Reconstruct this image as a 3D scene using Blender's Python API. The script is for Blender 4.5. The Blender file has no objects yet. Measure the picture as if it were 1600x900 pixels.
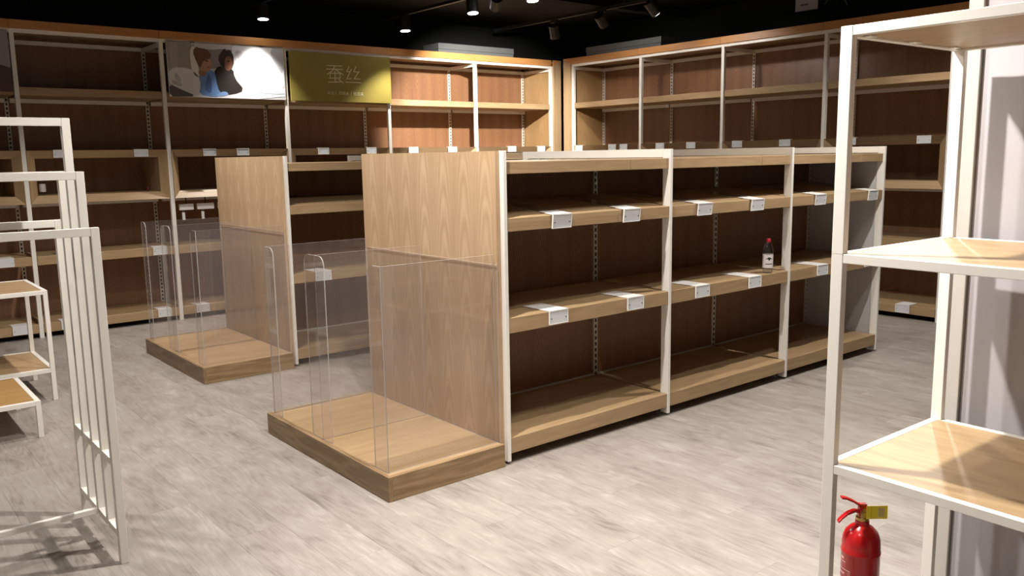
import bpy, math, random
from mathutils import Vector, Matrix
random.seed(7)
SC = bpy.context.scene
COL = SC.collection
PI = math.pi

# ------------------------------------------------------------------ camera
F_PX, YAW, PITCH, ROLL = 1325.5, 0.8873, 0.1551, -0.0166
CAM = Vector((-2.4596, -3.057, 1.4791))
fw = Vector((math.cos(YAW)*math.cos(PITCH), math.sin(YAW)*math.cos(PITCH), -math.sin(PITCH)))
rt = Vector((math.sin(YAW), -math.cos(YAW), 0)); up = rt.cross(fw)
r2 = rt*math.cos(ROLL)+up*math.sin(ROLL); u2 = -rt*math.sin(ROLL)+up*math.cos(ROLL)
cd = bpy.data.cameras.new('camera'); cam = bpy.data.objects.new('camera', cd); COL.objects.link(cam)
cd.sensor_width = 36; cd.lens = F_PX/1600*36; cd.clip_start = .05
cam.matrix_world = Matrix(((r2.x, u2.x, -fw.x, CAM.x), (r2.y, u2.y, -fw.y, CAM.y), (r2.z, u2.z, -fw.z, CAM.z), (0, 0, 0, 1)))
SC.camera = cam

# ------------------------------------------------------------------ world, exposure
w = bpy.data.worlds.new('world'); SC.world = w; w.use_nodes = True
w.node_tree.nodes['Background'].inputs[0].default_value = (.9, .92, 1, 1)
w.node_tree.nodes['Background'].inputs[1].default_value = .025
SC.view_settings.view_transform = 'Standard'; SC.view_settings.look = 'None'
SC.view_settings.gamma = 1; SC.view_settings.use_curve_mapping = False
SC.view_settings.exposure = 1.15
SC.cycles.max_bounces = 8; SC.cycles.transparent_max_bounces = 24
LAMP_COL = (1.0, .945, .88)
# track spotlights: position of the lens, aim point, power, cone, which track
LAMPS = [
    # in view, apart from an extra fixture added to light the shelving
    ((.98, 4.80, 2.78), (.9, 4.6, 0), 62, 88, 'lit ceiling spotlight above the photo panel, leftmost of those in view'),
    ((2.46, 4.66, 2.77), (2.42, 4.45, 0), 70, 96, 'lit ceiling spotlight nearest the green sign'),
    ((2.46, 3.49, 2.79), (2.35, 3.1, 0), 45, 140, 'lit ceiling spotlight in front of the shelving right of the green sign'),
    ((2.46, 3.15, 2.80), (3.75, 5.1, 1.8), 420, 60, 'added black ceiling spotlight lighting the shelving right of the green sign'),  # extra fixture, added to light the bays right of the sign
    ((2.46, 2.64, 2.78), (2.35, 2.2, 0), 40, 140, 'lit ceiling spotlight cut off by the top of the picture'),
    ((4.00, 4.05, 2.74), (4.6, 4.4, 1.5), 25, 110, 'black ceiling spotlight turned to the corner, a glint on its rim'),
    ((3.97, 3.27, 2.78), (5.0, 3.5, 2.0), 12, 100, 'black ceiling spotlight turned away, middle one of the far track'),
    ((3.97, 2.57, 2.80), (5.0, 2.3, 1.7), 16, 100, 'black ceiling spotlight turned away, nearest on the far track'),
    # on the same tracks, above the picture; those called fill are added to brighten
    ((2.46, -.70, 2.78), (2.3, -.8, 0), 95, 150, 'black ceiling spotlight over the aisle before the central gondola'),
    ((3.97, .1, 2.78), (4.0, 0, 0), 40, 150, 'unseen added fill spotlight over the far end of the central gondola'),  # fill lamp added at the gondola's far end, out of view
    ((.98, -1.05, 2.78), (.9, -1.0, 0), 30, 140, 'unseen added fill spotlight over the floor before the near platform'),  # unseen fill, added to lift the dark shelf interiors
    ((-.62, -1.2, 2.78), (-.35, -2.1, .2), 165, 108, 'black ceiling spotlight nearest the tall white rack'),
    ((-.62, -.25, 2.78), (-.6, -.25, 0), 150, 150, 'black ceiling spotlight above the near oak platform'),
    ((-.58, 1.9, 2.78), (-.6, 1.8, 0), 62, 150, 'unseen added fill spotlight between the two oak platforms'),  # fill lamp added to brighten the floor between the platforms
    ((-.58, 3.3, 2.78), (-.6, 3.6, 0), 75, 112, 'black ceiling spotlight above the far oak platform'),
    ((-2.1, 1.2, 2.78), (-2.0, 1.2, 0), 50, 150, 'unseen added fill spotlight above the low wood tables'),  # unseen lamp added as fill over the tables
    ((-2.1, -2.2, 2.78), (-1.9, -1.8, 0), 25, 130, 'unseen added fill spotlight near the camera'),  # added fill beside the camera, out of view
]

# ------------------------------------------------------------------ helpers
def lin(c):
    return tuple(((v/255)/12.92 if v/255 <= .04045 else ((v/255+.055)/1.055)**2.4) for v in c)

class NT:
    def __init__(s, name):
        s.m = bpy.data.materials.new(name); s.m.use_nodes = True
        s.t = s.m.node_tree; s.b = s.t.nodes['Principled BSDF']; s.out = s.t.nodes['Material Output']
    def n(s, kind, **kw):
        nd = s.t.nodes.new(kind)
        for k, v in kw.items(): setattr(nd, k, v)
        return nd
    def l(s, a, b): s.t.links.new(a, b)
    def math(s, op, a, b=None, c=None):
        nd = s.n('ShaderNodeMath', operation=op)
        for i, v in enumerate((a, b, c)):
            if v is None: continue
            if isinstance(v, (int, float)): nd.inputs[i].default_value = v
            else: s.l(v, nd.inputs[i])
        return nd.outputs[0]
    def ramp(s, fac, stops):
        nd = s.n('ShaderNodeValToRGB'); s.l(fac, nd.inputs[0]); e = nd.color_ramp.elements
        while len(e) < len(stops): e.new(.5)
        for i, (p, c) in enumerate(stops): e[i].position = p; e[i].color = (*c, 1)
        return nd.outputs[0]
    def noise(s, vec, scale, detail=4, rough=.55):
        nd = s.n('ShaderNodeTexNoise'); s.l(vec, nd.inputs['Vector'])
        nd.inputs['Scale'].default_value = scale; nd.inputs['Detail'].default_value = detail; nd.inputs['Roughness'].default_value = rough
        return nd.outputs[0]
    def mapping(s, scale, loc=None):
        tc = s.n('ShaderNodeTexCoord'); mp = s.n('ShaderNodeMapping'); s.l(tc.outputs['Object'], mp.inputs[0])
        mp.inputs['Scale'].default_value = scale
        return mp.outputs[0]
    def bump(s, h, st, dist=.001):
        nd = s.n('ShaderNodeBump'); nd.inputs['Strength'].default_value = st; nd.inputs['Distance'].default_value = dist
        s.l(h, nd.inputs['Height']); s.l(nd.outputs[0], s.b.inputs['Normal'])

def plain(name, c, rough=.5, metal=0, spec=.5):
    k = NT(name); k.b.inputs['Base Color'].default_value = (*lin(c), 1); k.b.inputs['Roughness'].default_value = rough
    k.b.inputs['Metallic'].default_value = metal; k.b.inputs['Specular IOR Level'].default_value = spec
    return k.m

def wood(name, light, dark, axis, rough=.45, k1=1.0):
    """plain-sawn oak, grain along axis"""
    k = NT(name)
    sc = [9, 9, 9]; sc[axis] = .9
    v = k.mapping(sc); n1 = k.noise(v, 1.0, 3)
    sf = [160, 160, 160]; sf[axis] = 5
    n2 = k.noise(k.mapping(sf), 1.0, 3)
    rings = k.math('SINE', k.math('MULTIPLY', n1, 46))
    f = k.math('ADD', k.math('MULTIPLY', rings, .07*k1), k.math('ADD', k.math('MULTIPLY', n2, .45), k.math('MULTIPLY', n1, .5)))
    info = k.n('ShaderNodeObjectInfo')
    f = k.math('ADD', f, k.math('MULTIPLY', info.outputs['Random'], .10))
    c = k.ramp(f, [(.15, lin(dark)), (.85, lin(light))])
    k.l(c, k.b.inputs['Base Color']); k.b.inputs['Roughness'].default_value = rough
    k.bump(f, .15, .0006)
    return k.m

def veneer(name, light, dark, axis, pitch, shape, rough=.42, amt=.22):
    """crown-cut veneer leaves laid side by side across axis; shape 'V' stacked chevrons, 'A' arches"""
    k = NT(name)
    tc = k.n('ShaderNodeTexCoord'); sp = k.n('ShaderNodeSeparateXYZ'); k.l(tc.outputs['Object'], sp.inputs[0])
    u = k.math('ADD', sp.outputs[axis], 50.03); z = sp.outputs[2]
    d = k.math('SUBTRACT', k.math('FRACT', k.math('DIVIDE', u, pitch)), .5)
    d2 = k.math('ABSOLUTE', d)
    warp = k.noise(k.mapping((3, 3, 2.2)), 1.0, 2)
    if shape == 'V':
        f0 = k.math('SUBTRACT', k.math('MULTIPLY', z, 16), k.math('MULTIPLY', k.math('POWER', d2, .8), 9))
    else:
        f0 = k.math('ADD', k.math('MULTIPLY', z, 5.0), k.math('MULTIPLY', k.math('POWER', d2, 1.9), 13))
    f0 = k.math('ADD', f0, k.math('MULTIPLY', warp, 2.0))
    rg = k.math('MULTIPLY', k.math('SINE', k.math('MULTIPLY', f0, 2*PI)), amt)
    fade = k.math('MAXIMUM', k.math('SUBTRACT', 1.15, k.math('MULTIPLY', d2, 4.0 if shape == 'V' else 1.8)), .05)
    rg = k.math('MULTIPLY', rg, fade)
    sf = [130, 130, 130]; sf[2] = 3
    n2 = k.noise(k.mapping(sf), 1.0, 3)
    big = k.noise(k.mapping((2.5, 2.5, .8)), 1.0, 2)
    f = k.math('ADD', k.math('ADD', rg, k.math('MULTIPLY', n2, .45)), k.math('ADD', k.math('MULTIPLY', big, .35), k.math('MULTIPLY', d2, -.28)))
    f = k.math('ADD', f, .16)
    c = k.ramp(f, [(.1, lin(dark)), (.9, lin(light))])
    k.l(c, k.b.inputs['Base Color']); k.b.inputs['Roughness'].default_value = rough
    return k.m

M = {}
M['white'] = plain('white_powder_coat', (232, 228, 220), .35)
M['oak_x'] = wood('oak_grain_x', (182, 155, 118), (144, 115, 82), 0)
M['oak_y'] = wood('oak_grain_y', (182, 155, 118), (144, 115, 82), 1)
M['oak_z'] = wood('oak_grain_z', (182, 155, 118), (144, 115, 82), 2)
M['smoked_x'] = wood('brown_oak_grain_x', (158, 132, 98), (122, 96, 66), 0, k1=3)
M['smoked_y'] = wood('brown_oak_grain_y', (158, 132, 98), (122, 96, 66), 1, k1=3)
M['orange_x'] = wood('orange_oak_grain_x', (198, 142, 84), (160, 106, 58), 0, k1=.5)
M['fruit'] = veneer('end_panel_veneer', (208, 180, 146), (164, 132, 98), 1, .172, 'A', amt=.14)
M['back'] = veneer('back_panel_veneer', (162, 120, 86), (104, 68, 46), 0, .155, 'V', amt=.7)
M['back_plain'] = veneer('side_panel_veneer', (176, 144, 100), (142, 110, 72), 1, .3, 'A', amt=.08)
M['honey'] = wood('honey_oak', (178, 142, 90), (146, 108, 62), 0)
M['black'] = plain('black_paint', (14, 14, 13), .7, spec=.2)
M['black_metal'] = plain('black_metal', (22, 22, 22), .45)
M['darkwall'] = plain('black_wall_paint', (20, 21, 21), .85, spec=.15)
M['shopwall'] = plain('grey_shop_wall', (214, 206, 200), .8)
M['board'] = plain('white_partition_board', (178, 174, 178), .6)
M['trim'] = plain('beige_trim', (190, 186, 178), .4)
M['greyboard'] = plain('light_grey_board', (196, 194, 194), .55)
M['tag'] = plain('white_tag_plastic', (236, 234, 230), .4)
M['insert'] = plain('pale_grey_tag_insert', (214, 216, 218), .3)
M['greybox'] = plain('grey_metal_sheet', (84, 86, 86), .5)
M['steel'] = plain('zinc_steel', (170, 168, 162), .35, metal=.9)
M['paper'] = plain('paper', (190, 184, 182), .8)
M['ink'] = plain('black_ink', (30, 28, 28), .8)
M['redink'] = plain('faded_red_ink', (170, 120, 118), .8)

def standard_mat():
    k = NT('slotted_standard')
    tc = k.n('ShaderNodeTexCoord'); sp = k.n('ShaderNodeSeparateXYZ'); k.l(tc.outputs['Object'], sp.inputs[0])
    fz = k.math('FRACT', k.math('MULTIPLY', sp.outputs[2], 27))
    slot = k.math('GREATER_THAN', fz, .42)
    # slots sit in the middle of the strip: attribute 'uvs' carries the cross position
    at = k.n('ShaderNodeAttribute', attribute_name='cross')
    mid = k.math('LESS_THAN', k.math('ABSOLUTE', at.outputs['Fac']), .42)
    mask = k.math('MULTIPLY', slot, mid)
    mx = k.n('ShaderNodeMix', data_type='RGBA'); k.l(mask, mx.inputs[0])
    mx.inputs[6].default_value = (*lin((214, 206, 192)), 1); mx.inputs[7].default_value = (*lin((20, 14, 10)), 1)
    k.l(mx.outputs[2], k.b.inputs['Base Color']); k.b.inputs['Roughness'].default_value = .5
    return k.m
M['standard'] = standard_mat()

def acrylic(name, tint, fr):
    k = NT(name); t = k.t
    tr = k.n('ShaderNodeBsdfTransparent'); tr.inputs[0].default_value = (*tint, 1)
    gl = k.n('ShaderNodeBsdfGlossy'); gl.inputs['Roughness'].default_value = .02
    f = k.n('ShaderNodeLayerWeight'); f.inputs[0].default_value = .5
    sch = k.math('ADD', .035, k.math('MULTIPLY', k.math('POWER', f.outputs['Facing'], 5), .6*fr))
    mx = k.n('ShaderNodeMixShader'); k.l(sch, mx.inputs[0])
    k.l(tr.outputs[0], mx.inputs[1]); k.l(gl.outputs[0], mx.inputs[2])
    df = k.n('ShaderNodeBsdfDiffuse'); df.inputs[0].default_value = (.85, .8, .82, 1)
    m2 = k.n('ShaderNodeMixShader'); m2.inputs[0].default_value = .02
    k.l(mx.outputs[0], m2.inputs[1]); k.l(df.outputs[0], m2.inputs[2])
    k.l(m2.outputs[0], k.out.inputs[0])
    return k.m
M['acrylic'] = acrylic('clear_acrylic', (.978, .972, .970), 1.0)
def acrylic_edge():
    k = NT('acrylic_cut_edge')
    tr = k.n('ShaderNodeBsdfTransparent'); tr.inputs[0].default_value = (.45, .40, .37, 1)
    gl = k.n('ShaderNodeBsdfGlossy'); gl.inputs['Roughness'].default_value = .25; gl.inputs[0].default_value = (.9, .88, .86, 1)
    gl = k.n('ShaderNodeBsdfDiffuse'); gl.inputs[0].default_value = (.95, .92, .9, 1)
    mx = k.n('ShaderNodeMixShader'); mx.inputs[0].default_value = .35
    k.l(tr.outputs[0], mx.inputs[1]); k.l(gl.outputs[0], mx.inputs[2]); k.l(mx.outputs[0], k.out.inputs[0])
    return k.m
M['acr_edge'] = acrylic_edge()

def floor_mat():
    k = NT('grey_oak_laminate')
    info = k.n('ShaderNodeObjectInfo'); rnd = info.outputs['Random']
    tc = k.n('ShaderNodeTexCoord'); ad = k.n('ShaderNodeVectorMath', operation='ADD')
    cb = k.n('ShaderNodeCombineXYZ'); k.l(k.math('MULTIPLY', rnd, 37), cb.inputs[0]); k.l(k.math('MULTIPLY', rnd, 71), cb.inputs[1])
    k.l(tc.outputs['Object'], ad.inputs[0]); k.l(cb.outputs[0], ad.inputs[1])
    def mp(s):
        m = k.n('ShaderNodeMapping'); k.l(ad.outputs[0], m.inputs[0]); m.inputs['Scale'].default_value = s; return m.outputs[0]
    cloud = k.noise(mp((6, 1.8, 1)), 1, 4, .6)
    blotch = k.noise(mp((11, 4.5, 1)), 1, 3, .6)
    grain = k.noise(mp((190, 5, 1)), 1, 5, .65)
    rings = k.math('SINE', k.math('MULTIPLY', k.noise(mp((6, 1.1, 1)), 1, 2), 80))
    f = k.math('ADD', k.math('MULTIPLY', cloud, .5), k.math('MULTIPLY', grain, .5))
    f = k.math('ADD', f, k.math('MULTIPLY', rings, .035))
    f = k.math('ADD', f, k.math('MULTIPLY', k.math('SUBTRACT', rnd, .5), .04))
    f = k.math('ADD', f, k.math('MULTIPLY', k.math('SUBTRACT', blotch, .5), .38))
    c = k.ramp(f, [(.27, lin((108, 99, 92))), (.43, lin((145, 136, 128))), (.6, lin((161, 153, 145))), (.78, lin((186, 179, 171)))])
    k.l(c, k.b.inputs['Base Color']); k.b.inputs['Roughness'].default_value = .42
    k.b.inputs['Specular IOR Level'].default_value = .35
    k.bump(f, .25, .0008)
    return k.m
M['floor'] = floor_mat()

class MB:
    """collects boxes / prisms / tubes, builds ONE mesh object"""
    def __init__(s): s.v = []; s.f = []; s.mi = []
    def add(s, vs, fs, mi=0):
        o = len(s.v); s.v += [tuple(v) for v in vs]; s.f += [tuple(i+o for i in f) for f in fs]; s.mi += [mi]*len(fs) if not isinstance(mi, list) else mi
        return s
    def box(s, x0, x1, y0, y1, z0, z1, mi=0):
        return s.add([(x0, y0, z0), (x1, y0, z0), (x1, y1, z0), (x0, y1, z0), (x0, y0, z1), (x1, y0, z1), (x1, y1, z1), (x0, y1, z1)],
                     [(0, 3, 2, 1), (4, 5, 6, 7), (0, 1, 5, 4), (1, 2, 6, 5), (2, 3, 7, 6), (3, 0, 4, 7)], mi)
    def hexa(s, p, mi=0):   # 8 points ordered like box
        return s.add(p, [(0, 3, 2, 1), (4, 5, 6, 7), (0, 1, 5, 4), (1, 2, 6, 5), (2, 3, 7, 6), (3, 0, 4, 7)], mi)
    def cyl(s, a, b, r0, r1=None, n=24, mi=0):
        a = Vector(a); b = Vector(b); r1 = r0 if r1 is None else r1
        d = (b-a).normalized(); t = Vector((0, 0, 1)) if abs(d.z) < .9 else Vector((1, 0, 0))
        e1 = d.cross(t).normalized(); e2 = d.cross(e1)
        vs = []
        for c, r in ((a, r0), (b, r1)):
            for i in range(n):
                q = 2*PI*i/n; vs.append(c+e1*(r*math.cos(q))+e2*(r*math.sin(q)))
        fs = [(i, i+n, (i+1) % n+n, (i+1) % n) for i in range(n)] + [tuple(range(n)), tuple(range(2*n-1, n-1, -1))]
        return s.add(vs, fs, mi)
    def lathe(s, prof, n=32, mi=0, c=(0, 0)):
        vs = []; fs = []
        for r, z in prof:
            for i in range(n):
                q = 2*PI*i/n; vs.append((c[0]+r*math.cos(q), c[1]+r*math.sin(q), z))
        for j in range(len(prof)-1):
            for i in range(n): fs.append((j*n+i, j*n+(i+1) % n, (j+1)*n+(i+1) % n, (j+1)*n+i))
        fs.append(tuple(range(n-1, -1, -1))); fs.append(tuple(range((len(prof)-1)*n, len(prof)*n)))
        return s.add(vs, fs, mi)
    def tube(s, pts, r, n=10, mi=0):
        """swept round tube; r number or list"""
        pts = [Vector(p) for p in pts]; rs = r if isinstance(r, (list, tuple)) else [r]*len(pts)
        vs = []; fs = []
        prev = None
        for i, p in enumerate(pts):
            d = (pts[min(i+1, len(pts)-1)]-pts[max(i-1, 0)]).normalized()
            if prev is None:
                t = Vector((0, 0, 1)) if abs(d.z) < .9 else Vector((1, 0, 0)); e1 = d.cross(t).normalized()
            else:
                e1 = (prev-d*prev.dot(d)).normalized()
            prev = e1; e2 = d.cross(e1)
            for j in range(n):
                q = 2*PI*j/n; vs.append(p+e1*(rs[i]*math.cos(q))+e2*(rs[i]*math.sin(q)))
        for i in range(len(pts)-1):
            for j in range(n): fs.append((i*n+j, i*n+(j+1) % n, (i+1)*n+(j+1) % n, (i+1)*n+j))
        fs.append(tuple(range(n-1, -1, -1))); fs.append(tuple(range((len(pts)-1)*n, len(pts)*n)))
        return s.add(vs, fs, mi)
    def prism(s, poly, axis, a, b, mi=0):
        """2-D polygon extruded along axis ('x','y','z') from a to b"""
        def P(q, t): return {'x': (t, q[0], q[1]), 'y': (q[0], t, q[1]), 'z': (q[0], q[1], t)}[axis]
        n = len(poly)
        vs = [P(q, a) for q in poly]+[P(q, b) for q in poly]
        fs = [tuple(range(n)), tuple(range(2*n-1, n-1, -1))]+[(i, i+n, (i+1) % n+n, (i+1) % n) for i in range(n)]
        return s.add(vs, fs, mi)
    def mesh(s, name, mats, smooth=False):
        import bmesh
        me = bpy.data.meshes.new(name); me.from_pydata(s.v, [], s.f)
        for m in (mats if isinstance(mats, list) else [mats]): me.materials.append(m)
        me.polygons.foreach_set('material_index', s.mi)
        bm = bmesh.new(); bm.from_mesh(me); bmesh.ops.recalc_face_normals(bm, faces=bm.faces); bm.to_mesh(me); bm.free()
        if smooth:
            me.polygons.foreach_set('use_smooth', [True]*len(me.polygons))
            me.set_sharp_from_angle(angle=math.radians(35))
        return me
    def build(s, name, mats, parent=None, bevel=0, smooth=False, loc=None):
        o = bpy.data.objects.new(name, s.mesh(name, mats, smooth)); COL.objects.link(o)
        if parent: o.parent = parent
        if loc: o.location = loc
        if bevel:
            b = o.modifiers.new('bevel', 'BEVEL'); b.width = bevel; b.segments = 2; b.limit_method = 'ANGLE'
        return o

def B(*a): return MB().box(*a)
def empty(name, loc=(0, 0, 0), rz=0):
    o = bpy.data.objects.new(name, None); COL.objects.link(o); o.location = loc; o.rotation_euler = (0, 0, rz); o.empty_display_size = .1
    return o
def tag(o, label, cat, group=None):
    o['label'] = label; o['category'] = cat
    if group: o['group'] = group
    return o
def struct(o): o['kind'] = 'structure'; return o

# ------------------------------------------------------------------ room
RX0, RX1, RY0, RY1, CZ = -4.6, 5.47, -5.2, 5.62, 3.06
fl = struct(B(RX0, RX1, RY0, RY1, -.06, -.006).build('floor', M['floor']))
PW, PL = .205, 1.31
cache = {}
row = 0; x = -2.15
while x < RX1-.02:
    x1 = min(x+PW, RX1)
    y = -1.95 - (row*0.47 % PL)
    while y < RY1-.02:
        ya = max(y, -1.95); yb = min(y+PL, RY1)
        if yb-ya > .12:
            key = (round(x1-x, 3), round(yb-ya, 2))
            if key not in cache:
                g = .00025
                cache[key] = B(g, x1-x-g, g, yb-ya-g, -.006, 0).mesh('plank', M['floor'])
            o = bpy.data.objects.new('plank', cache[key]); COL.objects.link(o); o.parent = fl; o.location = (x, ya, 0)
        y += PL
    x += PW; row += 1
struct(B(RX0, RX1, RY0, RY1, CZ, CZ+.05).build('ceiling', M['black']))
struct(B(RX0, RX1, RY1, RY1+.08, 0, CZ).build('wall_left', M['darkwall']))
struct(B(RX1, RX1+.08, RY0, RY1, 0, CZ).build('wall_right', M['darkwall']))
struct(B(RX0, RX1, RY0-.08, RY0, 0, CZ).build('wall_back', M['shopwall']))
struct(B(RX0-.08, RX0, RY0, RY1, 0, CZ).build('wall_near', M['shopwall']))
struct(B(.44, .52, RY0, -1.87, 0, CZ).build('wall_partition', M['board']))
struct(B(.425, .53, -1.868, -1.822, 0, CZ).build('trim_1', M['trim'], bevel=.003))

# ------------------------------------------------------------------ wall shelving
DEP = .57
def shelf_bay(root, w, first_end=False, last_end=False, poster=False):
    """local frame: u = x along the wall, v = y into the wall, z up"""
    P = .0175
    def part(mb, name, mat, bevel=0): return mb.build(name, mat, root, bevel)
    part(B(-P, P, 0, .035, 0, 2.565), 'post', M['white'], .002)
    part(B(P, w-P, .002, .033, 2.533, 2.565), 'front_rail', M['white'])
    part(B(P, w-P, .515, .545, 2.50, 2.535), 'back_rail', M['white'])
    part(B(-P+.002, P-.002, .037, .55, 2.50, 2.533), 'side_rail', M['white'])
    part(B(-P, w-P, .0, DEP, 2.567, 2.585), 'top_panel', M['oak_x'])
    a = B(-P+.001, w-P-.001, -.022, -.001, 2.562, 2.632); part(a, 'fascia_board', M['orange_x'], .0015)
    part(B(-P, w-P, DEP-.018, DEP, .04, 2.565), 'back_panel', M['back'])
    me = B(-.016, .016, DEP-.034, DEP-.0185, .1, 2.5)
    o = part(me, 'standard', M['standard'])
    at = o.data.attributes.new('cross', 'FLOAT', 'POINT')
    for i, v in enumerate(o.data.vertices): at.data[i].value = v.co.x/.016
    if not poster:
        part(B(P+.003, w-P-.003, .012, .53, 2.036, 2.10), 'upper_shelf', M['oak_x'], .002)
    else:
        part(B(P+.003, w-P-.003, .03, .53, 2.036, 2.10), 'upper_shelf', M['oak_x'], .002)
    part(B(P+.003, w-P-.003, .49, .52, 2.0, 2.035), 'shelf_rail', M['white'])
    # cubby with splayed, mitred frame
    a, b = P+.002, w-P-.002; i, dv, zt, zb = .066, .05, 1.583, 1.14
    v0, v1, v2 = -.006, dv, DEP-.02
    def board(p): return MB().add(p, [(0, 1, 2, 3), (7, 6, 5, 4), (0, 4, 5, 1), (1, 5, 6, 2), (2, 6, 7, 3), (3, 7, 4, 0)])
    part(board([(a, v0, zt), (a+i, v1, zt-i), (a+i, v2, zt-i), (a, v2, zt), (b, v0, zt), (b-i, v1, zt-i), (b-i, v2, zt-i), (b, v2, zt)]), 'cubby_top', M['oak_x'])
    part(board([(a, v0, zb), (a+i, v1, zb+i), (a+i, v2, zb+i), (a, v2, zb), (b, v0, zb), (b-i, v1, zb+i), (b-i, v2, zb+i), (b, v2, zb)]), 'cubby_bottom', M['oak_x'])
    for q, s in ((a, 1), (b, -1)):
        part(board([(q, v0, zb), (q+s*i, v1, zb+i), (q+s*i, v2, zb+i), (q, v2, zb), (q, v0, zt), (q+s*i, v1, zt-i), (q+s*i, v2, zt-i), (q, v2, zt)]), 'cubby_side', M['oak_z'])
    part(B(P+.003, w-P-.003, .36, .40, 1.10, 1.138), 'shelf_rail', M['white'])
    part(B(P+.003, w-P-.003, -.004, .53, .625, .70), 'lower_shelf', M['oak_x'], .002)
    part(B(P+.003, w-P-.003, -.004, .53, .046, .122), 'base_shelf', M['oak_x'], .002)
    part(B(-P, w-P, .07, .09, 0, .045), 'plinth', M['black'])
    for end, on in ((0, first_end), (1, last_end)):
        if not on: continue
        q = 0 if end == 0 else w; s = -1 if end == 0 else 1
        if end == 1:
            part(B(w-P, w+P, 0, .035, 0, 2.565), 'post', M['white'], .002)
            part(B(w-P+.002, w+P-.002, .037, .55, 2.50, 2.533), 'side_rail', M['white'])
            o = part(B(w-.032, w-.001, DEP-.034, DEP-.0185, .1, 2.5), 'standard', M['standard'])
            at = o.data.attributes.new('cross', 'FLOAT', 'POINT')
            for k, v in enumerate(o.data.vertices): at.data[k].value = (v.co.x-w+.016)/.016
        x0, x1 = sorted((q+s*(P+.001), q+s*(P+.02)))
        part(B(x0, x1, .0, DEP, 0, 2.565), 'end_panel', M['back_plain'])
        # vertical fascia with mitred top
        xa, xb = q+s*P, q+s*(P+.125)
        poly = [(xa, 0), (xb, 0), (xb, 2.632), (xa, 2.562)]
        part(MB().prism(poly, 'y', -.022, -.001), 'end_fascia', M['oak_z'], .0015)
        poly = [(xa, 2.563), (xb, 2.633), (xa, 2.633)]
        part(MB().prism(poly, 'y', -.022, -.001), 'fascia_mitre', M['orange_x'])
        x0, x1 = sorted((q+s*(P+.105), q+s*(P+.125)))
        part(B(x0, x1, 0, DEP, 0, 2.632), 'outer_side_panel', M['oak_z'])

LW = [-2.26+1.175*i for i in range(7)]
lw_labels = ['wall shelving bay cut off by the left edge of the picture, dark poster on top',
             'wall shelving bay left of the photo panel, open on top',
             'wall shelving bay under the photo panel of two children',
             'wall shelving bay under the green sign',
             'wall shelving bay right of the green sign, brightly lit on top',
             'wall shelving bay at the corner end of the left wall run']
for i in range(6):
    r = empty('wall_shelf_bay', (LW[i], 5.0, 0)); tag(r, lw_labels[i], 'shelving', 'shelving bays along the left wall')
    shelf_bay(r, 1.175, last_end=(i == 5), poster=i in (0, 2, 3))
RW = [4.68, 3.578, 2.458, 1.312, .17, -.97]
rw_labels = ['wall shelving bay nearest the corner on the right wall run',
             'second wall shelving bay from the corner on the right wall run',
             'third wall shelving bay from the corner, behind the far end of the central gondola',
             'wall shelving bay seen through the white metal rack',
             'wall shelving bay hidden behind the white partition, only its top board showing']
for i in range(5):
    r = empty('wall_shelf_bay', (4.85, RW[i], 0), -PI/2); tag(r, rw_labels[i], 'shelving', 'shelving bays along the right wall')
    shelf_bay(r, RW[i]-RW[i+1], first_end=(i == 0))

# ------------------------------------------------------------------ gondolas
GL, GW, GH = 1.1655, 1.25, 1.5
def gondola(root, z_mid=(1.127, 1.19), z_low=(.644, .718), z_base=(.052, .13), slant=.055):
    for i in range(4):
        x = i*GL; m = MB()
        m.box(x-.01, x+.01, 0, .055, .015, GH); m.box(x-.01, x+.01, GW-.055, GW, .015, GH); m.box(x-.01, x+.01, .055, GW-.055, GH-.045, GH)
        m.build('upright_frame', M['white'], root, .0015)
        for y in (.085, GW-.085):
            MB().cyl((x, y, 0), (x, y, .01), .02, n=16).cyl((x, y, .01), (x, y, .05), .007, n=10).build('levelling_foot', M['steel'], root)
        for y, s in ((.597, -1), (.655, 1)):
            o = B(x-.016, x+.016, min(y, y+s*.012), max(y, y+s*.012), .14, 1.39).build('standard', M['standard'], root)
            at = o.data.attributes.new('cross', 'FLOAT', 'POINT')
            for v in o.data.vertices: at.data[v.index].value = (v.co.x-x)/.016
    # end panels: oak outside, pale grey inside
    o = B(-.034, -.012, .028, GW+.005, .02, GH).build('end_panel', M['fruit'], root)
    B(-.0115, -.0105, .06, GW-.06, .02, GH-.05).build('end_lining', M['greyboard'], root)
    B(3*GL+.012, 3*GL+.034, .028, GW-.028, .02, GH).build('end_panel', M['fruit'], root)
    B(3*GL-.0, 3*GL+.011, .056, GW-.056, .02, GH-.046).build('end_lining', M['greyboard'], root)
    for i in range(3):
        a, b = i*GL+.012, (i+1)*GL-.012
        B(a-.01, b+.01, .598, .654, .03, 1.39).build('back_panel', M['back'], root)
        k = a+.84
        B(a, k-.001, .012, GW-.012, 1.394, 1.45).build('top_board', M['oak_x'], root, .002)
        B(k+.001, b, .012, GW-.012, 1.394, 1.45).build('top_board', M['oak_x'], root, .002)
        for side in (0, 1):
            def Y(v): return v if side == 0 else GW-v
            def shelf(name, z0, z1, y0, y1, rise):
                p = [(a, Y(y0), z0), (b, Y(y0), z0), (b, Y(y1), z0+rise), (a, Y(y1), z0+rise), (a, Y(y0), z1), (b, Y(y0), z1), (b, Y(y1), z1+rise), (a, Y(y1), z1+rise)]
                MB().hexa(p).build(name, M['oak_x'], root, .002)
            shelf('display_shelf', *z_mid, .004, .58, slant)
            shelf('middle_shelf', *z_low, .004, .58, 0)
            shelf('base_shelf', *z_base, .004, .583, 0)
            B(a, b, min(Y(.584), Y(.596)), max(Y(.584), Y(.596)), z_base[1]-.02, z_base[1]+.008).build('back_strip', M['trim'], root)

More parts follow.
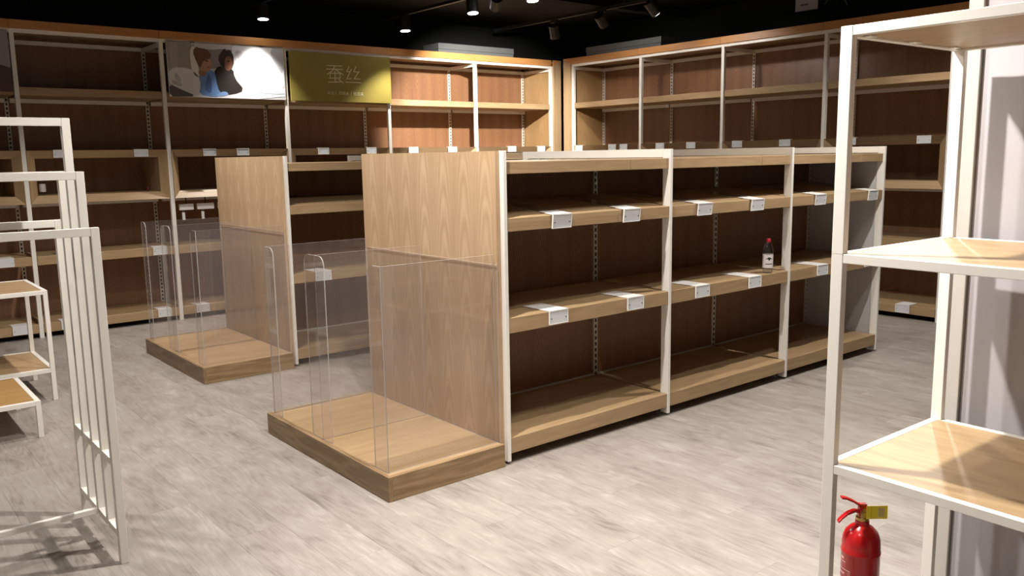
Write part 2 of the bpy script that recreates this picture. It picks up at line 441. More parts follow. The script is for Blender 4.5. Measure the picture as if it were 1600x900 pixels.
def platform(root):
    """local origin: corner at the gondola end panel, x toward the aisle is negative"""
    X0, X1, Y1, T = -.645, 0, 1.268, .113
    B(X0, X0+.02, 0, Y1, 0, T).build('front_board', M['smoked_y'], root, .0015)
    B(X0+.02, X1, 0, .02, 0, T).build('side_board', M['smoked_x'], root, .0015)
    B(X0+.02, X1, Y1-.02, Y1, 0, T).build('side_board', M['smoked_x'], root, .0015)
    B(X0+.0205, X1, .0205, .661, .02, T-.003).build('top_panel', M['oak_x'], root)
    B(X0+.0205, X1, .667, Y1-.0205, .02, T-.003).build('top_panel', M['oak_x'], root)

def round_lip(y0, y1, x, z0, z1, ra, rb):
    """front lip polygon in YZ with rounded top corners (ra at y0, rb at y1)"""
    poly = [(y0, z0), (y1, z0)]
    if rb:
        for k in range(7):
            q = PI/2*k/6; poly.append((y1-rb+rb*math.cos(q), z1-rb+rb*math.sin(q)))
    else: poly.append((y1, z1))
    if ra:
        for k in range(7):
            q = PI/2+PI/2*k/6; poly.append((y0+ra+ra*math.cos(q), z1-ra+ra*math.sin(q)))
    else: poly.append((y0, z1))
    return poly
def acr_sheet(poly, axis, a, b, name, root):
    m = MB(); n = len(poly); m.prism(poly, axis, a, b, [0, 0]+[1]*n)
    return m.build(name, [M['acrylic'], M['acr_edge']], root)
def divider(loc, lo, hi, label):
    """guard: side sheet along x with a front lip from y=lo to y=hi around it"""
    root = empty('acrylic_divider', loc); tag(root, label, 'acrylic divider', 'clear acrylic dividers on the oak platforms')
    t, H = .005, .913
    acr_sheet([(.003, 0), (.605, 0), (.605, H), (.003, H)], 'y', -t/2, t/2, 'side_sheet', root)
    acr_sheet(round_lip(lo, hi, 0, 0, H, .045 if lo < -.01 else 0, .045 if hi > .01 else 0), 'x', -t/2, t/2-.0001, 'front_lip', root)
    return root
for gx, gy, kw, who in ((0, 0, {}, 'central'), (.1, 2.55, dict(z_mid=(1.092, 1.155), z_low=(.60, .668), z_base=(.05, .125), slant=.04), 'rear')):
    g = empty('gondola', (gx, gy, 0))
    tag(g, {'central': 'oak and white metal gondola shelving in the middle of the shop, long side facing us',
            'rear': 'oak and white metal gondola shelving behind the central one, mostly hidden'}[who], 'gondola', 'two gondola shelving units')
    gondola(g, **kw)
    px = -.036 if gx == 0 else -.042
    pf = empty('display_platform', (gx+px, gy-.008 if gx == 0 else gy-.04, 0))
    near = gx == 0
    tag(pf, 'low oak display platform at the end of the '+('central gondola, nearest the camera' if near else 'rear gondola, behind the white stepped stand'), 'platform', 'oak end platforms')
    platform(pf)
    bx, by = pf.location.x, pf.location.y
    wh = 'near' if near else 'rear'
    divider((bx-.612, by+.055, .1105), 0, .108, 'clear acrylic divider at the front corner of the %s oak platform' % wh)
    divider((bx-.612, by+.675, .1105), -.103, .103, 'clear acrylic divider in the middle of the %s oak platform' % wh)
    divider((bx-.612, by+1.243, .1105), -.103, 0, 'clear acrylic divider at the far side of the %s oak platform' % wh)
    s = acr_sheet([(.03, 0), (1.238, 0), (1.238, .865), (.03, .865)], 'x', -.006, -.001, 'acrylic_back_sheet', None)
    s.location = (bx, by, .1105)
    tag(s, 'clear acrylic sheet standing against the end panel of the %s gondola' % ('central' if near else 'rear'), 'acrylic sheet')

# ------------------------------------------------------------------ price tag holders
def tag_mesh(w, h, strip, clear):
    m = MB(); m.box(-w/2, w/2, -.006, -.001, -h, .004); m.box(-w/2, w/2, -.001, strip, .001, .004)
    f = .006
    for a in ((-w/2, w/2, -.009, -.006, -.001, .004), (-w/2, w/2, -.009, -.006, -h, -h+.003), (-w/2, -w/2+.003, -.009, -.006, -h+.003, -.001), (w/2-.003, w/2, -.009, -.006, -h+.003, -.001)): m.box(*a)
    m1 = m.mesh('price_tag_holder', M['tag'])
    m2 = B(-w/2+.004, w/2-.004, -.0068, -.0061, -h+.004, -.002).mesh('insert', M['insert'])
    m3 = [MB().cyl((q*(w/2-.014), -.0066, -h*.55), (q*(w/2-.014), -.0085, -h*.55), .003, n=8).mesh('screw', M['black_metal']) for q in (-1, 1)]
    m4 = B(-w/2, w/2, strip, strip+clear, .001, .004, [0, 0, 1, 1, 1, 1]).mesh('clear_strip', [M['acrylic'], M['acr_edge']]) if clear else None
    return m1, m2, m3, m4
TAGS = {'shelf': tag_mesh(.125, .066, .2, 0), 'long': tag_mesh(.125, .066, .1, .4), 'wall': tag_mesh(.12, .062, .03, 0), 'lowwall': tag_mesh(.125, .07, .14, 0)}
def price_tag(loc, rz, kind, label, group, tilt=0):
    m1, m2, m3, m4 = TAGS[kind]
    o = bpy.data.objects.new('price_tag_holder', m1); COL.objects.link(o); o.location = loc; o.rotation_euler = (tilt, 0, rz)
    tag(o, label, 'price tag holder', group)
    for nm, me in (('insert', m2), ('screw', m3[0]), ('screw', m3[1]), ('clear_strip', m4)):
        if me:
            c = bpy.data.objects.new(nm, me); COL.objects.link(c); c.parent = o
ORD = ['first', 'second', 'third', 'fourth', 'fifth', 'sixth', 'seventh']
tl = math.atan2(.055, .576)
for k, x in enumerate((.346, .842, 1.449, 1.955, 2.653, 3.33)):
    price_tag((x, -.005, 1.191), 0, 'long', 'white price tag on the central gondola slanted shelf, %s from the near end' % ORD[k], 'tags on the display shelf of the central gondola', tl)
for k, x in enumerate((.322, .88, 1.446, 1.955, 2.716, 3.33)):
    price_tag((x, .002, .7185), 0, 'shelf', 'white price tag on the central gondola middle shelf, %s from the near end' % ORD[k], 'tags on the middle shelf of the central gondola')
price_tag((.1+.24, 2.552, .6685), 0, 'shelf', 'white price tag holder on the middle shelf of the rear gondola, behind the acrylic', 'tags on the rear gondola')
for k, x in enumerate((-.806, -.158, .457, .779, 1.631, 2.19, 2.72, 3.25, 4.13, 4.6)):
    wh = ['behind the white stepped stand', 'left of the photo panel', 'left one below the photo panel', 'right one below the photo panel',
          'left one below the green sign', 'right one below the green sign', 'first right of the green sign', 'second right of the green sign', 'third right of the green sign', 'closest to the room corner'][k]
    price_tag((x, 4.993, 1.584), 0, 'wall', 'white price tag on the left wall cubby ledge, '+wh, 'tags on the left wall cubbies')
for k, y in enumerate((4.56, 4.0, 3.82, 3.27, 2.84, 2.25, 1.70, 1.035, .363)):
    wh = ['first from the corner', 'second from the corner', 'third from the corner', 'fourth from the corner', 'fifth from the corner', 'sixth from the corner', 'seventh from the corner', 'beside the white rack post', 'seen inside the white rack'][k]
    price_tag((4.843, y, 1.584), -PI/2, 'wall', 'white price tag on the right wall cubby ledge, '+wh, 'tags on the right wall cubbies')
for k, (x, z) in enumerate(((-1.30, .701), (-.06, .701), (-1.24, .123), (-.87, .123), (-.06, .123), (.29, .123))):
    wh = ['lower wall shelf at the left picture edge', 'lower wall shelf, seen through the rear acrylic', 'bottom wall shelf behind the two-tier table', 'bottom wall shelf behind the stepped stand',
          'bottom wall shelf left of the post behind the rear acrylic', 'bottom wall shelf right of the post behind the rear acrylic'][k]
    price_tag((x, 4.995, z), 0, 'lowwall', 'white price tag on the '+wh, 'tags on the low left wall shelves')
price_tag((4.845, .47, .123), -PI/2, 'lowwall', 'white price tag holder on the bottom right wall shelf, seen through the rack', 'tags on the low right wall shelves')

# hanging card holders below the cubby under the photo panel
for k, (x0, x1) in enumerate(((.174, .305), (.341, .50), (.54, .67))):
    r = empty('hanging_card_holder', (0, 0, 0))
    tag(r, 'white card holder hanging under the cubby below the photo panel, %s from the left' % ORD[k], 'card holder', 'card holders under the cubby')
    r.location = ((x0+x1)/2, 5.1, 1.139); hw = (x1-x0)/2
    B(-hw, hw, -.012, .012, -.118, -.062).build('card', M['tag'], r, .002)
    MB().cyl((0, 0, -.0), (0, 0, -.062), .006, n=8).build('stem', M['black_metal'], r)
    cm = MB(); cx = -.03
    for q in (-.007, .007): cm.tube([(cx+q, 0, -.118), (cx+q, 0, -.14)], .0022, 6)
    cm.build('hook', M['steel'], r)
    MB().box(cx-.013, cx+.013, -.008, .008, -.212, -.14).build('clip', M['tag'], r, .004)

# ------------------------------------------------------------------ poster, sign
def flat_poly(pts, name, mat, root, dy):
    # polygon in the panel plane, extruded a hair toward the viewer
    return MB().prism(pts, 'y', -dy, -dy+.0009).build(name, mat, root)
ph = empty('photo_panel', (.128, 4.985, 2.056)); PWD, PHT = 1.122, .49
tag(ph, 'wide photo panel of two children under a white duvet, atop the wall shelving', 'poster')
B(0, PWD, 0, .008, 0, PHT).build('board', plain('photo_base', (200, 198, 198), .45), ph)
def C(x, y):   # photo-panel print coordinates
    top = 82+(x-65)*(195-82)/(1530-65); bot = 768+(x-105)*(805-768)/(1525-105)
    return ((x-65-(y-82)*.058)/(1465-(y-82)*.04)*PWD, (1-(y-top)/(bot-top))*PHT)
def art(name, pts, col, dy, soft=2):
    for _ in range(soft):      # corner cutting rounds the outline
        n = len(pts); out = []
        for i in range(n):
            (ax, ay), (bx, by) = pts[i], pts[(i+1) % n]
            out += [(ax*.75+bx*.25, ay*.75+by*.25), (ax*.25+bx*.75, ay*.25+by*.75)]
        pts = out
    q = [C(*p) for p in pts]
    q = [(min(max(a, .001), PWD-.001), min(max(b, .001), PHT-.001)) for a, b in q]
    flat_poly(q, name, plain('print_'+name, col, .45), ph, dy)
art('print_backdrop', [(65, 85), (370, 108), (360, 430), (98, 450)], (158, 152, 142), .0010, 0)
art('print_curtain', [(110, 92), (200, 98), (205, 420), (120, 430)], (170, 164, 154), .0014, 0)
art('print_shade', [(380, 110), (900, 150), (900, 330), (700, 420), (560, 430), (420, 440), (380, 200)], (138, 130, 128), .0012, 1)
art('print_canopy', [(400, 105), (900, 140), (880, 210), (760, 180), (600, 200), (450, 165), (390, 180)], (196, 194, 194), .0016)
art('print_bed', [(100, 735), (460, 730), (800, 735), (1150, 640), (1530, 640), (1530, 805), (100, 770)], (222, 224, 230), .0016, 1)
art('print_grey_sheet', [(104, 600), (250, 660), (420, 765), (240, 768), (104, 766)], (88, 84, 84), .0020, 1)
art('print_duvet', [(850, 190), (900, 130), (1530, 195), (1530, 770), (1050, 720), (930, 620), (850, 440), (870, 330)], (226, 228, 232), .0018, 1)
art('print_pillow', [(90, 470), (150, 405), (340, 415), (450, 520), (478, 620), (450, 760), (380, 745), (200, 660), (90, 600)], (218, 216, 216), .0024)
art('print_pillow_fold', [(170, 450), (250, 560), (225, 600), (160, 540)], (186, 184, 186), .0028)
art('print_pillow_fold', [(120, 560), (230, 590), (260, 650), (150, 620)], (180, 178, 180), .0028)
art('print_duvet_edge', [(340, 190), (400, 130), (420, 300), (450, 420), (450, 560), (360, 440)], (224, 221, 215), .0024)
art('print_dark_clothes', [(620, 480), (690, 380), (780, 440), (870, 430), (880, 540), (1010, 690), (860, 745), (690, 740)], (38, 33, 32), .0022, 1)
art('print_dark_hair', [(680, 290), (765, 170), (790, 215), (830, 190), (880, 270), (875, 400), (800, 470), (720, 400)], (58, 40, 32), .0026, 1)
art('print_face', [(760, 310), (815, 265), (860, 310), (862, 400), (815, 460), (765, 430)], (132, 90, 72), .0030)
art('print_eye', [(800, 330), (825, 328), (825, 344), (800, 346)], (40, 28, 24), .0034)
art('print_mouth', [(775, 405), (805, 415), (800, 425), (778, 418)], (104, 56, 50), .0034)
art('print_neck', [(450, 430), (545, 430), (545, 500), (500, 545), (440, 490)], (150, 108, 90), .0026)
art('print_pyjamas', [(440, 490), (510, 530), (570, 430), (640, 460), (665, 640), (715, 750), (640, 775), (440, 740), (470, 620)], (106, 142, 196), .0028, 1)
art('print_pyjamas_fold', [(560, 470), (600, 560), (600, 740), (510, 690), (540, 560)], (78, 108, 160), .0032)
art('print_pyjama_leg', [(680, 720), (770, 695), (815, 750), (640, 770)], (124, 158, 206), .0030)
art('print_child_face', [(455, 330), (560, 270), (600, 350), (592, 430), (540, 470), (450, 440)], (180, 136, 114), .0032)
art('print_child_hair', [(375, 210), (425, 150), (450, 175), (545, 185), (605, 250), (585, 305), (500, 330), (465, 430), (420, 340)], (108, 76, 56), .0036, 1)
art('print_eye', [(530, 325), (560, 322), (560, 338), (532, 342)], (60, 42, 36), .0036)
art('print_mouth', [(540, 395), (590, 398), (580, 414), (548, 412)], (150, 84, 76), .0036)
art('print_duvet_fold', [(985, 215), (1010, 300), (1020, 420), (960, 330), (900, 260), (900, 200)], (196, 198, 204), .0024)
art('print_duvet_fold', [(1000, 480), (1030, 560), (1000, 640), (985, 560)], (190, 192, 198), .0024)
art('print_duvet_fold', [(1220, 640), (1290, 570), (1370, 600), (1360, 660), (1300, 610)], (196, 200, 208), .0024)
art('print_duvet_fold', [(1330, 190), (1525, 205), (1525, 520), (1420, 400)], (192, 195, 202), .0022, 1)
art('print_duvet_fold', [(1100, 700), (1400, 690), (1525, 720), (1525, 740), (1250, 730)], (188, 193, 204), .0026)
for x in (.24, .9): B(x-.02, x+.02, -.001, .012, PHT, PHT+.006).build('clip', M['black_metal'], ph)

sg = empty('green_sign', (1.302, 4.972, 2.053)); SWD, SHT = 1.15, .478
tag(sg, 'olive green sign board with two large Chinese characters, on top of the wall shelving', 'sign')
B(0, SWD, 0, .018, 0, SHT).build('board', plain('olive_green_board', (146, 132, 62), .45), sg)
def S(x, y):
    top = 160+(x-105)*75/1260; bot = 772+(x-125)*28/1255
    return Vector(((x-115)/1257*SWD, 0, (1-(y-top)/(bot-top))*SHT))
def strokes(name, lines, wd, mat):
    m = MB()
    for ln in lines:
        for p, q in zip(ln[:-1], ln[1:]):
            a, b = S(*p), S(*q); d = (b-a).normalized(); n = Vector((-d.z, 0, d.x))*wd/2
            a = a-d*wd*.25; b = b+d*wd*.25
            m.hexa([tuple(a-n+Vector((0, -.0016, 0))), tuple(b-n+Vector((0, -.0016, 0))), tuple(b-n), tuple(a-n), tuple(a+n+Vector((0, -.0016, 0))), tuple(b+n+Vector((0, -.0016, 0))), tuple(b+n), tuple(a+n)])
    return m.build(name, mat, sg)
M['signtext'] = plain('pale_sign_lettering', (236, 230, 200), .5)
strokes('character', [[(555, 336), (740, 343)], [(548, 379), (750, 386)], [(650, 340), (630, 392), (556, 446)], [(664, 386), (702, 418), (752, 448)],
                      [(592, 431), (585, 493)], [(592, 431), (714, 433), (716, 490)], [(585, 492), (718, 491)], [(651, 408), (651, 542)], [(565, 542), (714, 539)], [(694, 505), (750, 554)]], .0075, M['signtext'])
strokes('character', [[(832, 345), (800, 410), (846, 412)], [(862, 378), (795, 500), (858, 496)], [(920, 345), (888, 412), (936, 414)], [(960, 404), (890, 500), (966, 500)], [(783, 540), (978, 548)]], .0075, M['signtext'])
def glyph(x, y, pat):   # tiny blurred line of characters
    out = []
    for (a, b, c, d) in pat: out.append([(x+a*40, y+b*40), (x+c*40, y+d*40)])
    return out
G1 = [(.1, .2, .9, .2), (.5, 0, .5, 1), (.1, .6, .9, .6), (.4, .6, .05, 1), (.6, .6, .95, 1)]
G2 = [(.1, .1, .9, .1), (.2, .1, .2, .95), (.85, .1, .85, .95), (.2, .5, .85, .5), (.2, .95, .85, .95)]
G3 = [(.25, 0, .1, .5), (.25, .3, .25, 1), (.5, .1, .95, .1), (.7, .1, .7, 1), (.45, .55, .98, .55), (.45, .98, .98, .98)]
sub = glyph(545, 652, G1)+glyph(588, 654, G3)+[[(655, 648), (645, 702)]]+glyph(690, 656, G2)+glyph(733, 658, G3)+glyph(776, 659, G1)+[[(850, 652), (840, 706)]]+glyph(872, 661, G3)+glyph(918, 663, G2)+glyph(962, 665, G1)
strokes('small_lettering', sub, .0032, M['signtext'])
pp = empty('dark_poster', (-2.235, 4.985, 2.056)); tag(pp, 'poster cut off at the left edge of the picture, grey over dark brown', 'poster')
B(0, 1.12, 0, .008, 0, .49).build('board', plain('poster_grey', (150, 146, 150), .5), pp)
flat_poly([(0, 0), (1.12, 0), (1.12, .19), (1.06, .21), (.95, .225), (.6, .2), (0, .24)], 'print_dark', plain('poster_brown', (82, 56, 46), .5), pp, .001)

# ------------------------------------------------------------------ white rack at right
RK = (-.3168, -1.8178, -.02145)
rk = empty('metal_rack', (RK[0], RK[1], 0), RK[2]); tag(rk, 'tall white square-tube rack with oak shelves at the right edge', 'rack')
RD, RWD = .655, 1.05     # depth along x, width along -y
tw, td, bh = .034, .024, .026
for x0 in (0, RD-td):
    for y0 in (0, -RWD+tw):
        B(x0, x0+td, y0-tw, y0, 0, 1.8).build('post', M['white'], rk, .0015)
for z in (.6, 1.2, 1.8):
    for x0 in (0, RD-td): B(x0+.0005, x0+td-.0005, -RWD+tw, -tw, z-bh, z-.0005).build('cross_bar', M['white'], rk, .0015)
    for y0 in (0, -RWD+tw): B(td, RD-td, y0-td, y0-.0005, z-bh, z-.0005).build('side_bar', M['white'], rk, .0015)
    B(td, RD-td, -RWD+td, -td, z-.02, z-.002).build('shelf_board', M['oak_y'], rk)
    for x in (.09, .33, .57): B(x-.018, x+.018, -td-.02, -td, z-.024, z-.0205).build('bracket_tab', M['white'], rk)
for x0 in (0, RD-td): B(x0, x0+td, -tw-.0005, .0005, 1.1975, 1.2).build('joint_line', M['steel'], rk)

# fire extinguisher
ex = empty('fire_extinguisher', (-.157, -1.86, 0), math.radians(50.8-90))
tag(ex, 'red fire extinguisher with yellow tag on the floor under the white rack', 'fire extinguisher')
M['red'] = plain('red_enamel', (176, 22, 26), .22)
R = .0545
MB().lathe([(R*.9, 0), (R, .008), (R, .29), (R+.0015, .293), (R+.0015, .30), (R, .303), (R, .32), (R*.97, .338), (R*.85, .356), (R*.62, .370), (R*.4, .378), (.02, .383), (.02, .392)], 40).build('cylinder', M['red'], ex, smooth=True)
M['brass'] = plain('brass', (176, 150, 92), .3, metal=.9)
MB().lathe([(.017, .39), (.019, .394), (.019, .402), (.014, .404), (.014, .415), (.011, .425), (.011, .43)], 20).build('valve', M['brass'], ex, smooth=True)
MB().hexa([(-.014, -.01, .405), (.012, -.01, .405), (.012, .01, .405), (-.014, .01, .405), (-.012, -.01, .437), (.012, -.01, .437), (.012, .01, .437), (-.012, .01, .437)]).build('valve_head', M['red'], ex, .003)
def lever(pts, name, wdt, th):
    m = MB(); 
    for (a, b) in zip(pts[:-1], pts[1:]):
        m.hexa([(a[0], -wdt, a[1]), (b[0], -wdt, b[1]), (b[0], wdt, b[1]), (a[0], wdt, a[1]), (a[0], -wdt, a[1]+th), (b[0], -wdt, b[1]+th), (b[0], wdt, b[1]+th), (a[0], wdt, a[1]+th)])
    m.build(name, M['red'], ex, .002)
lever([(.01, .436), (-.012, .437), (-.03, .448), (-.052, .458), (-.066, .460)], 'squeeze_lever', .009, .007)
lever([(-.005, .414), (-.025, .418), (-.045, .410), (-.062, .396), (-.072, .384)], 'carry_handle', .009, .008)
ring = [(.004+.011*math.cos(2*PI*k/16), -.022-.0, .418+.011*math.sin(2*PI*k/16)) for k in range(17)]
MB().tube(ring, .0016, 6).build('safety_pin_ring', M['brass'], ex, smooth=True)
M['yellow'] = plain('yellow_tag', (250, 234, 50), .5)
tgm = B(0, .062, -.0265, -.0255, .406, .446).build('inspection_tag', M['yellow'], ex)
B(.033, .053, -.0271, -.0266, .412, .440).build('printed_panel', plain('pale_yellow_print', (232, 214, 140), .5), tgm)
for k in range(5): B(.036, .05, -.0275, -.0272, .415+k*.005, .4165+k*.005).build('print_line', plain('yellow_ink_line', (190, 170, 80), .5), tgm)
B(.0135, .0145, -.0271, -.0266, .409, .443).build('print_line', plain('tag_fold', (180, 166, 30), .5), tgm)
# printed instructions wrapped on the left of the body
def wrap(name, spans, mat):
    m = MB(); r = R+.0004
    for a0, a1, z0, z1 in spans:
        n = max(1, int(abs(a1-a0)/.12)+1)
        for k in range(n):
            p, q = a0+(a1-a0)*k/n, a0+(a1-a0)*(k+1)/n
            m.add([(r*math.cos(p), r*math.sin(p), z0), (r*math.cos(q), r*math.sin(q), z0), (r*math.cos(q), r*math.sin(q), z1), (r*math.cos(p), r*math.sin(p), z1)], [(0, 1, 2, 3)])
    m.build(name, mat, ex)
M['print'] = plain('pale_pink_print', (226, 178, 172), .4)
A = lambda t: math.radians(155+t)   # 90 = facing the camera
sp = [(A(61), A(62.2), .03, .245), (A(10), A(61), .243, .245), (A(10), A(61), .205, .2065), (A(56), A(57), .207, .243)]
rnd = random.Random(3)
for k in range(11):
    z = .232-.0185*k
    L = 26+rnd.random()*20
    sp.append((A(10), A(10+L), z-.003, z+.001)); 
    if k % 2: sp.append((A(10), A(8+L*.7), z-.009, z-.006))
sp += [(A(15), A(44), .266, .2685), (A(20), A(36), .274, .282)]
wrap('printed_instructions', sp, M['print'])

# ------------------------------------------------------------------ stepped clothes stand at left
st = empty('stepped_stand', (-1.7, .18, 0)); tag(st, 'white metal stand of five stepped hoops at the left', 'display stand')
q = .0145
for k, h in enumerate((1.253, 1.447, 1.642, 1.447, 1.253)):
    y = k*.1425; zb = 0 if k in (0, 4) else .12
    m = MB()
    for x in (-.014, -1.186): m.box(x-q, x+q, y-q, y+q, zb, h)
    m.box(-1.186+q, -.014-q, y-q, y+q, h-2*q, h)
    m.build('hoop', M['white'], st, .0015)
for x in (-.014, -1.186):
    for k in range(4):
        y0, y1 = k*.1425+q, (k+1)*.1425-q
        for z in (.128, .405):
            B(x-q, x+q, y0, y1, z-.026, z).build('rung', M['white'], st)
    MB().cyl((x, .285, .09), (x, .285, .102), .006, n=8).build('bolt', M['steel'], st)
B(-1.186+q, -.014-q, .285-.011, .285+.011, .106, .128).build('tie_bar', M['white'], st, .0015)

# ------------------------------------------------------------------ low tables at left
def frame_table(root, w, d, zs, top_mat, t=.026):
    """right-front corner at origin, x to the left is negative, y away"""
    zt = zs[0]
    for x in (-t/2, -w+t/2):
        for y in (t/2, d-t/2):
            B(x-t/2, x+t/2, y-t/2, y+t/2, 0, zt).build('leg', M['white'], root, .0015)
    for z in zs:
        for y in (t/2, d-t/2): B(-w+t, -t, y-t/2, y+t/2, z-t, z-.0005).build('long_rail', M['white'], root, .0015)
        for x in (-t/2, -w+t/2): B(x-t/2, x+t/2, t, d-t, z-t, z-.0005).build('short_rail', M['white'], root, .0015)
        B(-w+t, -t, t, d-t, z-.018, z-.003).build('table_top', top_mat, root)
ta = empty('two_tier_table', (-1.408, 2.80, 0)); tag(ta, 'white framed two-tier table with pale oak tops, at the left edge', 'table')
frame_table(ta, 1.0, .66, (.70, .205), M['oak_x'])
tb = empty('low_table', (-1.632, 2.03, 0)); tag(tb, 'low white framed table with honey coloured wood top, before the two-tier table', 'table')
frame_table(tb, 1.0, .70, (.205,), M['honey'])

# ------------------------------------------------------------------ bottles and small things
def clear_plastic():
    k = NT('clear_bottle_plastic')
    tr = k.n('ShaderNodeBsdfTransparent'); tr.inputs[0].default_value = (.86, .87, .88, 1)
    gl = k.n('ShaderNodeBsdfGlossy'); gl.inputs['Roughness'].default_value = .08
    f = k.n('ShaderNodeLayerWeight'); f.inputs[0].default_value = .5
    mx = k.n('ShaderNodeMixShader'); k.l(k.math('ADD', k.math('MULTIPLY', k.math('POWER', f.outputs['Facing'], 3), .6), .08), mx.inputs[0]); k.l(tr.outputs[0], mx.inputs[1]); k.l(gl.outputs[0], mx.inputs[2])
    k.l(mx.outputs[0], k.out.inputs[0]); return k.m
M['pet'] = clear_plastic()
def bottle(loc, label, cap, s=1.0, rz=0, labcol=(214, 206, 204), mark=True, grp='small bottles left on the shelves'):
    r = empty('water_bottle', loc, rz); tag(r, label, 'bottle', grp)
    R = .032*s
    MB().lathe([(R*.8, 0), (R, .006*s), (R*.97, .02*s), (R, .035*s), (R, .122*s), (R*1.02, .13*s), (R*.97, .15*s), (R*.7, .178*s), (R*.42, .192*s), (R*.4, .197*s)], 28).build('body', M['pet'], r, smooth=True)
    MB().lathe([(R*.46, .195*s), (R*.47, .2*s), (R*.46, .214*s), (R*.4, .217*s)], 24).build('cap', cap, r, smooth=True)
    lm = plain('bottle_label', labcol, .5)
    m = MB(); n = 28; rr = R+.0006
    vs = [(rr*math.cos(2*PI*i/n), rr*math.sin(2*PI*i/n), z*s) for z in (.034, .12) for i in range(n)]
    m.add(vs, [(i, (i+1) % n, n+(i+1) % n, n+i) for i in range(n)]); lb = m.build('label', lm, r, smooth=True)
    if mark:
        def patch(a0, a1, z0, z1, nm):
            mm = MB(); r3 = rr+.0004; k = 4
            for i in range(k):
                p, q = math.radians(-90+a0+(a1-a0)*i/k), math.radians(-90+a0+(a1-a0)*(i+1)/k)
                mm.add([(r3*math.cos(p), r3*math.sin(p), z0*s), (r3*math.cos(q), r3*math.sin(q), z0*s), (r3*math.cos(q), r3*math.sin(q), z1*s), (r3*math.cos(p), r3*math.sin(p), z1*s)], [(0, 1, 2, 3)])
            mm.build(nm, M['ink'], lb)
        patch(-24, 24, .089, .096, 'emblem'); patch(-14, 14, .096, .101, 'emblem'); patch(-9, 9, .082, .089, 'emblem'); patch(-36, -26, .090, .094, 'emblem'); patch(26, 36, .090, .094, 'emblem')
        patch(-40, 40, .056, .0615, 'lettering'); patch(-52, 52, .115, .117, 'label_line')
    return r
redcap = plain('red_cap', (170, 34, 48), .4); whitecap = plain('white_cap', (220, 216, 212), .4); pink = plain('dark_pink_cap', (150, 40, 60), .5)
bottle((2.15, .042, .719), 'clear water bottle with red cap on the middle shelf of the central gondola', redcap, 1.0, math.radians(-40), grp=None)
bottle((-.93, 5.22, 1.2065), 'small bottle with pale label inside the left wall cubby behind the stepped stand', plain('dark_cap', (60, 50, 46), .5), .8, 0, mark=False)
bottle((-.06, 5.22, 1.2065), 'tiny pink capped jar at the right end of the left wall cubby', pink, .27, 0, (120, 40, 54), False)
bottle((-.885, 5.1, .7005), 'small red labelled bottle with white cap on the lower wall shelf', whitecap, .58, 0, (130, 34, 40), False)

# ------------------------------------------------------------------ on top of the shelving
for loc, rz, L, lab in (((3.12, 5.02, 2.586), 0, 1.08, 'long grey metal box lying on the left wall shelving, right of the green sign'), ((4.87, 4.46, 2.586), -PI/2, 1.16, 'long grey metal box lying on the right wall shelving near the corner')):
    r = empty('grey_metal_box', loc, rz); tag(r, lab, 'metal box', 'grey boxes on top of the shelving')
    B(0, L, 0, .3, 0, .085).build('tray', M['greybox'], r, .002)
    B(-.004, L+.004, -.004, .304, .087, .15).build('lid', M['greybox'], r, .002)
pr = empty('paper_notice', (5.455, 2.03, 2.875)); tag(pr, 'pale printed notice hanging on the black wall above the right shelving', 'notice')
B(0, .004, -.25, 0, -.005, .15).build('sheet', M['paper'], pr)
for k in range(4): B(-.001, 0, -.075-.022*k+.0, -.06-.022*k, .045, .06).build('print_mark', M['ink'], pr)
B(-.001, 0, -.15, -.045, .105, .122).build('print_line', M['redink'], pr)
MB().tube([(5.45, 1.70, 2.9), (5.45, 1.66, 2.95), (5.45, 1.58, 2.965), (5.45, 1.5, 2.93), (5.45, 1.46, 2.86)], .006, 8).build('cable', M['greybox'])
tag(bpy.data.objects['cable'], 'dark cable looping on the black wall beside the notice', 'cable')

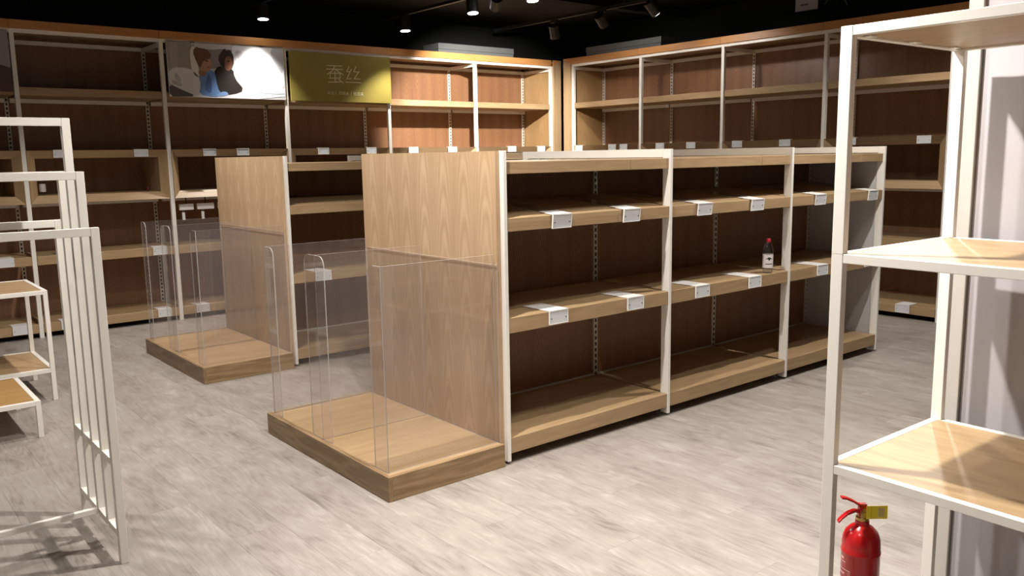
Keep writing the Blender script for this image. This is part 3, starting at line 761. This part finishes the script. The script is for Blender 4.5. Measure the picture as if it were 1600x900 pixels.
# ------------------------------------------------------------------ ceiling tracks and spotlights
for k, x in enumerate((-2.1, -.6, .98, 2.46, 3.98)):
    o = B(x-.018, x+.018, -4.6, 5.1, 2.925, 2.955).build('light_track', M['black_metal'])
    for y in (-3, 0, 3): B(x-.006, x+.006, y-.006, y+.006, 2.955, CZ).build('hanger', M['black_metal'], o)
    tag(o, 'black ceiling light track, %s from the left wall corner side' % ['farthest', 'fourth', 'third', 'second', 'nearest'][k], 'light track', 'ceiling light tracks')
o = B(-4.0, 5.3, 3.30, 3.42, 2.965, 3.055).build('ceiling_duct', M['darkwall']); tag(o, 'black duct running across the ceiling towards the right wall', 'duct')
M['lens'] = NT('lit_lens').m
nt = M['lens'].node_tree; em = nt.nodes.new('ShaderNodeEmission'); em.inputs[0].default_value = (1, .96, .92, 1); em.inputs[1].default_value = 14
nt.links.new(em.outputs[0], nt.nodes['Material Output'].inputs[0])
for k, (pos, aim, pw, cone, lab) in enumerate(LAMPS):
    p = Vector(pos); d = (Vector(aim)-p).normalized()
    tx = min((-2.1, -.6, .98, 2.46, 3.98), key=lambda t: abs(t-p.x))
    r = empty('track_spotlight', (p.x, p.y, p.z)); tag(r, lab, 'spotlight', 'ceiling track spotlights')
    b = -d*.14
    m = MB(); n = 24; m.cyl((0, 0, 0), b, .055, .055, n); 
    # hollow mouth
    m.build('housing', M['black_metal'], r, smooth=True)
    m = MB(); m.cyl(d*.0005, d*.0025, .048, .048, n); m.build('lens', M['lens'], r)
    top = 2.925-p.z
    piv = -d*.07
    MB().tube([piv, Vector((piv.x, piv.y, max(piv.z+.03, top-.03)))], .009, 8).build('arm', M['black_metal'], r)
    B(piv.x-.016, piv.x+.016, piv.y-.05, piv.y+.05, top-.03, top-.001).build('adapter', M['black_metal'], r, .002)
    L = bpy.data.lights.new('spot_beam', 'SPOT'); L.energy = pw; L.color = LAMP_COL; L.spot_size = math.radians(cone); L.spot_blend = .55; L.shadow_soft_size = .035
    lo = bpy.data.objects.new('spot_beam', L); COL.objects.link(lo); lo.parent = r; lo.location = d*.012; lo.rotation_euler = d.to_track_quat('-Z', 'Y').to_euler()
